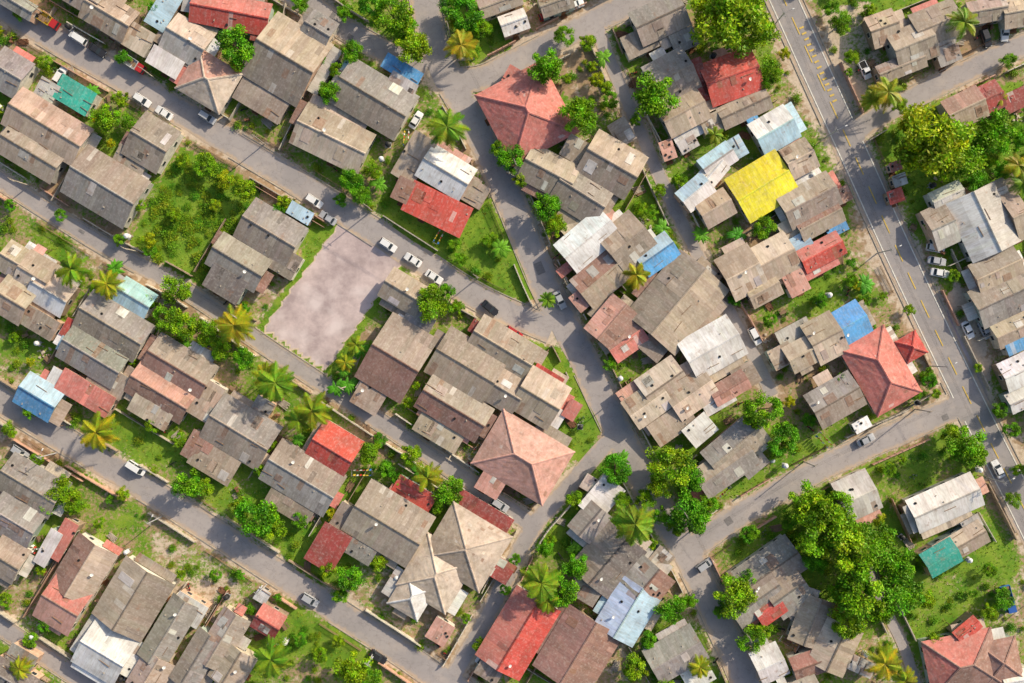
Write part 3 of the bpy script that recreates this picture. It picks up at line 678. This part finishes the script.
for p_ in [(345,372),(350,385),(338,388),(362,350),(190,350),(735,235),(602,60),(560,410),(300,440),(620,460),(575,545),(420,470),(860,285),(500,250),(95,95),(380,185),(120,270),(700,235),(660,230)]:
    x,y=P(*p_); obj('banana_plant',random.choice(BN_),(x,y,0),U(0,6.28),scale=U(.8,1.3))
def inlot(px,py,poly):
    r=False;j=len(poly)-1
    for i in range(len(poly)):
        xi,yi=poly[i];xj,yj=poly[j]
        if (yi>py)!=(yj>py) and px<(xj-xi)*(py-yi)/(yj-yi)+xi: r=not r
        j=i
    return r
veg=[(182,150),(260,190),(205,288),(132,243)]
cnt=0
while cnt<120:
    px,py=U(130,262),U(148,290)
    if inlot(px,py,veg):
        x,y=P(px,py); k=U(.5,1.7); obj('shrub',random.choice(SH_),(x,y,0),U(0,6.28),scale=(k,k,k*U(.3,.6))); cnt+=1
for px,py,r in [(205,165,13),(225,180,11),(245,190,12),(182,160,9),(150,240,9),(215,205,7),(175,215,8)]: tree(px,py,r,'y' if R()<.6 else None)
# grass tufts over the lawns (one object)
rs=np.random.RandomState(3); M_=110000
tx=rs.uniform(-120,120,M_); ty=rs.uniform(-84,84,M_)
ix=np.clip(np.searchsorted(xs,tx),0,nx-1); iy=np.clip(np.searchsorted(ys,ty),0,ny-1)
ok=(G[iy,ix]+rs.uniform(-.25,.25,M_)>.62)&(~RD[iy,ix])
for cx,cy,hx,hy,a in obbs:
    dx,dy=tx-cx,ty-cy; ca,sa=math.cos(a),math.sin(a)
    ok&=~((np.abs(dx*ca+dy*sa)<hx)&(np.abs(-dx*sa+dy*ca)<hy))
tx,ty=tx[ok][:26000],ty[ok][:26000]
V_=[];F_=[];C_=[]
for x,y in zip(tx.tolist(),ty.tolist()):
    k=U(.7,1.5); yl=R(); col=(.14*k*(1+1.1*yl),.28*k,.02*k,1); s=U(.12,.34)
    for q in range(3):
        a=U(0,6.28); i=len(V_); ca,sa=math.cos(a),math.sin(a)
        V_+= [(x-sa*s*.4,y+ca*s*.4,.0),(x+sa*s*.4,y-ca*s*.4,.0),(x+ca*s*.8,y+sa*s*.8,s*.6)]; F_.append((i,i+1,i+2)); C_+=list(col)*3
me=bpy.data.meshes.new('grass_tufts'); me.from_pydata(V_,[],F_); me.materials.append(M_leaf)
ca_=me.color_attributes.new(name='Col',type='FLOAT_COLOR',domain='CORNER'); ca_.data.foreach_set('color',C_); obj('grass_tufts',me)
# ------------------------------------------------------------------ cars
paints={}
def paint(n,c):
    m,nt,b=newmat('car_paint_'+n); v=objvec(nt); nn=noise(nt,v,3,3)
    L(nt,mix(nt,math_(nt,'MULTIPLY',nn,.25),c,tuple(x*.6 for x in c)),b.inputs['Base Color'])
    b.inputs['Roughness'].default_value=.3; b.inputs['Coat Weight'].default_value=.5; paints[n]=m
for n_,c_ in dict(W=(.78,.78,.77),S=(.42,.43,.45),K=(.03,.03,.035),R=(.45,.03,.03),B=(.04,.12,.4),O=(.7,.2,.03)).items(): paint(n_,c_)
M_hl=simple('headlight',(.8,.8,.75),.2,.05); M_tl=simple('taillight',(.4,.01,.01),.3,.05)
def carmesh(kind,pn):
    mb=MB()
    Ln=4.2 if kind!='van' else 4.5
    prof=[(-.5,.72,.42,.72),(-.485,.80,.3,.86),(-.40,.86,.25,.96),(-.2,.86,.25,.94),(0.1,.86,.25,.93),(.25,.86,.25,.91),(.40,.84,.25,.80),(.475,.78,.28,.70),(.5,.66,.38,.62)]
    rings=[]
    for x,w,zb,zt in prof:
        x*=Ln
        rings.append([(x,-w*.92,zb),(x,-w,zb+.12),(x,-w,zt-.16),(x,-w*.90,zt),(x,w*.90,zt),(x,w,zt-.16),(x,w,zb+.12),(x,w*.92,zb)])
    def loft(rings,mi):
        b=len(mb.v); n=len(rings[0])
        for r in rings: mb.v.extend(r)
        for i in range(len(rings)-1):
            for k in range(n):
                k2=(k+1)%n; mb.f.append((b+i*n+k,b+i*n+k2,b+(i+1)*n+k2,b+(i+1)*n+k)); mb.m.append(mi); mb.c.append((1,1,1))
        mb.f.append(tuple(b+k for k in range(n))); mb.m.append(mi); mb.c.append((1,1,1))
        mb.f.append(tuple(b+(len(rings)-1)*n+n-1-k for k in range(n))); mb.m.append(mi); mb.c.append((1,1,1))
    loft(rings,0)
    x0,x1,x2,x3={'sedan':(-.36,-.24,.07,.22),'hatch':(-.485,-.40,.09,.25),'van':(-.49,-.46,.22,.36),'pickup':(-.08,-.03,.15,.26)}[kind]
    zt={'sedan':1.42,'hatch':1.46,'van':1.75,'pickup':1.65}[kind]
    b0=[(x0*Ln,-.78,.92),(x3*Ln,-.76,.88),(x3*Ln,.76,.88),(x0*Ln,.78,.92)]; t0=[(x1*Ln,-.62,zt),(x2*Ln,-.62,zt),(x2*Ln,.62,zt),(x1*Ln,.62,zt)]
    for k in range(4):
        k2=(k+1)%4; mb.face([b0[k],b0[k2],t0[k2],t0[k]],1)
        mb.tube(b0[k],t0[k],.045,.04,4,0)
    mx=(x1+x2)/2*Ln
    for s in(-1,1): mb.tube((mx,s*.785,.92),(mx,s*.63,zt),.04,.035,4,0)
    mb.box(((x1+x2)/2*Ln,0,zt+.02),((x2-x1)*Ln+.12,1.3,.07),0,(1,1,1),0,.94)
    if kind=='pickup':
        mb.box((-.29*Ln,0,.965),(1.55,1.35,.03),3)
        for s in(-1,1): mb.box((-.29*Ln,s*.76,1.02),(1.7,.1,.16),0)
        mb.box((-.48*Ln,0,1.02),(.08,1.45,.16),0)
    for sx in(-.31,.31):
        for s in(-1,1):
            mb.tube((sx*Ln,s*.70,.31),(sx*Ln,s*.88,.31),.31,.31,14,3); mb.tube((sx*Ln,s*.88,.31),(sx*Ln,s*.895,.31),.17,.16,10,2)
    for s in(-1,1):
        mb.box((.475*Ln,s*.6,.64),(.14,.3,.12),4); mb.box((-.49*Ln,s*.62,.74),(.08,.24,.16),5); mb.box((.17*Ln,s*.93,.98),(.14,.16,.1),0)
    mb.box((.5*Ln,0,.45),(.05,.9,.14),3); mb.box((.503*Ln,0,.36),(.03,.45,.1),4)
    return mb.mesh('car_'+kind,[paints[pn],M_glass,M_pole,M_rub,M_hl,M_tl])
cc={}
def car(px,py,ang,pn='W',kind='sedan'):
    key=(kind,pn)
    if key not in cc: cc[key]=carmesh(kind,pn)
    x,y=P(px,py,.8); nm={'sedan':'sedan_car','hatch':'hatchback_car','van':'van','pickup':'pickup_truck'}[kind]
    obj(nm,cc[key],(x,y,.075),-math.radians(ang),scale=.98)
def truck(px,py,ang,cab,bed,Ln=6.5):
    mb=MB()
    mb.box((Ln*.38,0,1.3),(1.5,1.9,1.5),0,top=.94); mb.box((Ln*.38+.72,0,1.55),(.12,1.6,.6),1); mb.box((0,0,.65),(Ln*.95,.9,.2),3)
    for s in(-1,1): mb.box((Ln*.38,s*.93,1.6),(.8,.06,.5),1)
    mb.box((-Ln*.13,0,.95),(Ln*.68,2.05,.12),4)
    for s in(-1,1): mb.box((-Ln*.13,s*1.0,1.3),(Ln*.68,.07,.62),4)
    for s in(-1,1): mb.box((-Ln*.13+s*Ln*.335,0,1.3),(.07,1.93,.62),4)
    for k in range(5): mb.box((-Ln*.4+k*Ln*.13,U(-.4,.4),1.15+U(0,.2)),(Ln*.1,U(.8,1.2),.3),2)
    for sx in(-.32,-.2,.38):
        for s in(-1,1): mb.tube((sx*Ln,s*.72,.42),(sx*Ln,s*.98,.42),.42,.42,14,3)
    x,y=P(px,py,1); obj('flatbed_truck',mb.mesh('truck',[paints[cab],M_glass,M_wood,M_rub,bed]),(x,y,.075),-math.radians(ang))
for a in [(142,100,33,'W','hatch'),(164,113,213,'W','sedan'),(207,117,33,'S','hatch'),(97,50,33,'K','sedan'),(20,4,33,'K','pickup'),(314,201,33,'W','hatch'),(328,218,213,'S','sedan'),(388,245,33,'W','hatch'),
 (413,260,213,'W','sedan'),(434,277,33,'W','sedan'),(490,308,40,'K','sedan'),(514,333,33,'R','hatch'),(136,468,33,'W','van'),(416,120,-59,'W','sedan'),(628,132,66,'W','sedan'),(755,336,62,'W','hatch'),(1005,32,90,'W','sedan'),
 (986,38,70,'K','hatch'),(937,261,10,'S','sedan'),(940,273,10,'W','sedan'),(998,469,244,'W','sedan'),(378,657,33,'K','sedan'),(484,664,40,'W','sedan'),(566,118,66,'S','hatch'),(575,5,-20,'W','sedan'),(548,15,-20,'R','hatch'),(60,75,-59,'W','hatch'),
 (866,440,-26,'S','sedan'),(20,452,33,'S','hatch'),(310,600,31,'S','hatch'),(500,505,33,'S','hatch'),(985,330,64,'S','pickup'),(705,565,-35,'S','hatch'),
 (78,38,213,'W','van'),(936,248,10,'W','hatch'),(968,330,64,'W','sedan'),(560,300,64,'S','sedan'),(865,70,64,'W','pickup')]:
    car(*a)
truck(132,63,33,'R',M_whitep); truck(46,19,33,'R',M_yel); truck(1007,598,75,'B',M_blue,6.0)
# ------------------------------------------------------------------ boundary walls & fences
random.seed(5)
fm=[simple('fence_wall_%d'%i,c) for i,c in enumerate([(.52,.46,.37),(.66,.6,.49),(.4,.3,.21),(.58,.35,.25)])]
for i,(nm,c,w) in enumerate(roads):
    n,d=normals(c)
    for s in(-1,1):
        k=0
        while k<len(c)-12:
            ln=random.randint(5,11); off=w/2+U(1.0,1.7); mb=MB(); kind=random.choice(['boundary_wall','boundary_wall','picket_fence']); hh=U(.9,1.4)
            ok=0
            if i==0 and R()<.6: k+=ln; continue
            for q in range(k,k+ln):
                a=c[q]+n[q]*s*off;b=c[q+1]+n[q+1]*s*off; m_=(a+b)/2
                if abs(m_[0])>125 or abs(m_[1])>88 or on_road(m_[0],m_[1],.6,i) or in_house(m_[0],m_[1],.1): continue
                pxx,pyy=m_[0]/S+512,-m_[1]/S+341.5
                if inlot(pxx,pyy,[(340,205),(415,262),(330,385),(250,330)]) or inlot(pxx,pyy,[(530,330),(620,440),(590,470),(520,420)]): continue
                an=math.atan2(b[1]-a[1],b[0]-a[0]); l_=np.linalg.norm(b-a); ok+=1
                if kind=='boundary_wall':
                    mb.box((m_[0],m_[1],hh/2),(l_,.14,hh),0,rot=an); mb.box((m_[0],m_[1],hh+.04),(l_*.999,.22,.08),0,rot=an); mb.box((a[0],a[1],hh/2+.08),(.26,.26,hh+.16),0,rot=an)
                else:
                    for t in range(5):
                        p_=a+(b-a)*(t+.5)/5; mb.box((p_[0],p_[1],hh/2),(.1,.04,hh),0,rot=an)
                    for zz in(.35,hh-.2): mb.box((m_[0],m_[1],zz),(l_,.03,.08),0,rot=an)
            if ok: obj(kind,mb.mesh(kind,[random.choice(fm) if kind=='boundary_wall' else M_wood]))
            k+=ln+random.randint(2,4)
for cx,cy,hx,hy,a in list(obbs):
    if hx<4.5 or abs(cx)>118 or abs(cy)>82 or R()<.3: continue
    ca,sa=math.cos(a),math.sin(a); s=random.choice([-1,1]); ax=random.random()<.5
    mb=MB(); hh=U(1.1,1.7); got=0
    L_=(hy if ax else hx)+U(1,3); o=(hx if ax else hy)+U(1.2,2.2)
    nseg=int(L_*2/1.5)
    for q in range(nseg):
        t=-L_+(q+.5)*1.5; lx_,ly_=(s*o,t) if ax else (t,s*o)
        x,y=cx+lx_*ca-ly_*sa,cy+lx_*sa+ly_*ca
        if on_road(x,y,.5) or in_house(x,y,.15): continue
        mb.box((x,y,hh/2),(1.5,.12,hh),0,rot=a+(math.pi/2 if ax else 0)); got+=1
    if got: obj('boundary_wall',mb.mesh('bw',[random.choice(fm)]))
# ------------------------------------------------------------------ yard clutter
def m_tank():
    mb=MB()
    for k in range(4): 
        a=math.pi/4+k*math.pi/2; mb.box((.45*math.cos(a),.45*math.sin(a),.6),(.1,.1,1.2),1)
    mb.box((0,0,1.23),(1.1,1.1,.06),1); z=1.26
    for k in range(5): mb.tube((0,0,z),(0,0,z+.12),.5,.5,16,0); mb.tube((0,0,z+.12),(0,0,z+.2),.46,.46,16,0,cap=False); z+=.2
    mb.tube((0,0,z),(0,0,z+.18),.5,.2,16,0); mb.tube((0,0,z+.18),(0,0,z+.26),.2,.18,12,0)
    return mb
def m_wood():
    mb=MB()
    for k in range(14): mb.box((U(-.3,.3),-.6+k%7*.2,.1+.16*(k//7)),(U(1.6,2.8),.16,.09),0,rot=U(-.12,.12))
    return mb
def m_pot():
    mb=MB()
    for k in range(5):
        x,y=U(-.9,.9),U(-.5,.5); mb.tube((x,y,0),(x,y,.3),.14,.2,9,0)
        for q in range(26): leafquad(mb,(x+random.gauss(0,.15),y+random.gauss(0,.15),.5+random.gauss(0,.12)),.2,(.1,.28*U(.6,1.4),.02))
    return mb
def m_laundry():
    mb=MB()
    for x in(-2,2): mb.tube((x,0,0),(x,0,1.8),.04,.04,6,0); mb.box((x,0,1.75),(.05,1.2,.05),0)
    for y in(-.5,.5):
        mb.tube((-2,y,1.78),(2,y,1.78),.012,.012,4,0)
        for k in range(6):
            x=-1.7+k*.62; w=U(.35,.55); dr=U(.1,.3); l=U(.5,.9); cidx=random.choice([1,2,3,4])
            mb.face([(x,y,1.77),(x+w,y,1.77),(x+w,y+dr,1.77-l),(x,y+dr,1.77-l)],cidx)
    return mb
def m_debris():
    mb=MB()
    for k in range(22): mb.box((random.gauss(0,.8),random.gauss(0,.6),U(.03,.2)),(U(.2,.7),U(.15,.5),U(.06,.2)),random.choice([0,0,0,1]),rot=U(0,3),top=U(.7,1))
    return mb
def m_moto():
    mb=MB()
    for x in(-.6,.6): mb.tube((x,-.05,.28),(x,.05,.28),.28,.28,14,1)
    mb.tube((-.6,0,.3),(-.1,0,.6),.06,.08,6,2); mb.tube((.6,0,.3),(.42,0,.95),.04,.04,6,2); mb.box((-.25,0,.76),(.75,.26,.12),1,top=.85); mb.box((.15,0,.5),(.35,.24,.35),0,top=.8)
    mb.box((-.62,0,.68),(.4,.2,.1),0,top=.7); mb.tube((.42,-.35,.98),(.42,.35,.98),.025,.025,6,1); mb.box((.5,0,.86),(.16,.24,.22),0,top=.8)
    return mb
def m_bench():
    mb=MB()
    mb.box((0,0,.72),(1.5,.8,.05),0)
    for x in(-.65,.65):
        for y in(-.33,.33): mb.box((x,y,.35),(.06,.06,.7),0)
    for s in(-1,1):
        mb.box((0,s*.75,.42),(1.4,.3,.05),0)
        for x in(-.6,.6): mb.box((x,s*.75,.2),(.06,.22,.39),0)
    return mb
def m_drum():
    mb=MB()
    for x,y in((0,0),(.65,.1)):
        mb.tube((x,y,0),(x,y,.86),.28,.28,14,0)
        for z in(.02,.3,.58,.85): mb.tube((x,y,z),(x,y,z+.03),.3,.3,14,0)
    return mb
CL=[('water_tank',m_tank().mesh('tank',[M_whitep,M_pole])),('water_tank',m_tank().mesh('tank',[M_blk,M_pole])),('timber_pile',m_wood().mesh('wood',[M_wood])),('timber_pile',m_wood().mesh('wood',[M_conc])),
 ('potted_plants',m_pot().mesh('pots',[M_door,M_leaf])),('potted_plants',m_pot().mesh('pots',[M_conc,M_leaf])),('clothesline',m_laundry().mesh('laundry',[M_pole,M_whitep,M_red,M_blue,M_yel])),('rubble_pile',m_debris().mesh('rubble',[walls_m[0],M_wood])),
 ('motorcycle',m_moto().mesh('moto',[paints['R'],M_rub,M_pole])),('motorcycle',m_moto().mesh('moto',[paints['K'],M_rub,M_pole])),('picnic_table',m_bench().mesh('table',[M_wood])),('oil_drum',m_drum().mesh('drum',[M_rust])),('timber_pile',m_wood().mesh('wood',[M_rust]))]
lotx=[(335,208),(412,262),(328,380),(255,330)]
cnt=0
for q in range(9000):
    px,py=U(-40,1064),U(-40,720); x,y=P(px,py)
    if on_road(x,y,.9) or in_house(x,y,.35) or inlot(px,py,lotx) or inlot(px,py,veg): continue
    r=R()
    near=in_house(x,y,3.0)
    if r<.50: 
        k=U(.45,1.3); obj('shrub',random.choice(SH_),(x,y,0),U(0,6.28),scale=(k,k,k*U(.6,.9)))
    elif r<.56: tree(px,py,U(5,9),'y' if R()<.3 else None)
    elif near: nm,me=random.choice(CL); obj(nm,me,(x,y,.01),U(0,6.28),scale=U(.9,1.15))
    else: continue
    cnt+=1
    if cnt>1050: break
for q in range(140):
    px,py=U(-200,1220),U(-170,850)
    if -15<px<1039 and -15<py<698: continue
    x,y=P(px,py)
    if on_road(x,y,2) or in_house(x,y,.5): continue
    tree(px,py,U(9,20))
# ------------------------------------------------------------------ poles, lamps, cables
def pole(x,y,ang,lamp=False):
    mb=MB(); mb.tube((0,0,0),(0,0,7.6),.15,.09,8,0)
    mb.box((0,0,7.2),(1.6,.1,.1),0); mb.box((0,0,6.6),(1.1,.08,.08),0)
    for s in(-.7,-.25,.25,.7): mb.tube((s,0,7.25),(s,0,7.42),.04,.03,6,0)
    if lamp: mb.tube((0,0,7),(0,1.8,7.5),.04,.03,6,0); mb.box((0,2.0,7.5),(.22,.55,.1),1,top=.8)
    return obj('street_lamp' if lamp else 'utility_pole',mb.mesh('pole',[M_conc if not lamp else M_pole,M_whitep]),(x,y,0),ang)
for ri,side in((1,1),(3,-1),(2,1),(0,-1),(4,1),(9,1)):
    nm,c,w=roads[ri]; n,d=normals(c); last=None
    for k in range(0,len(c)):
        p_=c[k]+n[k]*side*(w/2+.6)
        if abs(p_[0])>130 or abs(p_[1])>95: continue
        if last is not None and np.linalg.norm(p_-last)<27: continue
        if on_road(p_[0],p_[1],.3,ri) or in_house(p_[0],p_[1],0): continue
        ang=math.atan2(d[k][1],d[k][0])
        lamp=ri in(0,3)
        pole(p_[0],p_[1],ang+(math.pi if side>0 else 0),lamp=lamp)
        if last is not None and np.linalg.norm(p_-last)<60:
            mb=MB()
            for s in(-.7,-.25,.25,.7):
                a=Vector((last[0],last[1],7.4))+Vector((n[k][0],n[k][1],0))*s*.4; b=Vector((p_[0],p_[1],7.4))+Vector((n[k][0],n[k][1],0))*s*.4
                pv=None
                for t in range(9):
                    q=a.lerp(b,t/8); q.z-=.8*4*(t/8)*(1-t/8)*.5
                    if pv: mb.tube(pv,q,.012,.012,3,0,cap=False)
                    pv=q
            obj('power_cables',mb.mesh('cables',[M_blk]))
        last=p_
# ------------------------------------------------------------------ world, sun, camera
el=29; az=math.atan2(.62,.78)
sd=Vector((math.cos(az)*math.cos(math.radians(el)),math.sin(az)*math.cos(math.radians(el)),math.sin(math.radians(el))))
w=bpy.data.worlds.new('World'); scene.world=w; w.use_nodes=True; nt=w.node_tree
sky=nt.nodes.new('ShaderNodeTexSky'); sky.sky_type='NISHITA'; sky.sun_disc=False; sky.sun_elevation=math.radians(el); sky.sun_rotation=math.pi/2-az
sky.dust_density=3.0
nt.links.new(sky.outputs[0],nt.nodes['Background'].inputs[0]); nt.nodes['Background'].inputs[1].default_value=.15
sl=bpy.data.lights.new('sun','SUN'); sl.energy=5.0; sl.angle=math.radians(.7); sl.color=(1,.87,.67)
so=bpy.data.objects.new('sun',sl); coll.objects.link(so); so.rotation_euler=sd.to_track_quat('Z','Y').to_euler()
cam=bpy.data.cameras.new('camera'); co=bpy.data.objects.new('camera',cam); coll.objects.link(co); co.location=(0,0,H); co.rotation_euler=(0,0,0)
cam.sensor_width=36; cam.lens=36*H/(1024*S); cam.clip_end=8000; scene.camera=co
scene.view_settings.view_transform='Standard'; scene.view_settings.look='None'; scene.view_settings.exposure=0
print('objects',len(bpy.data.objects))
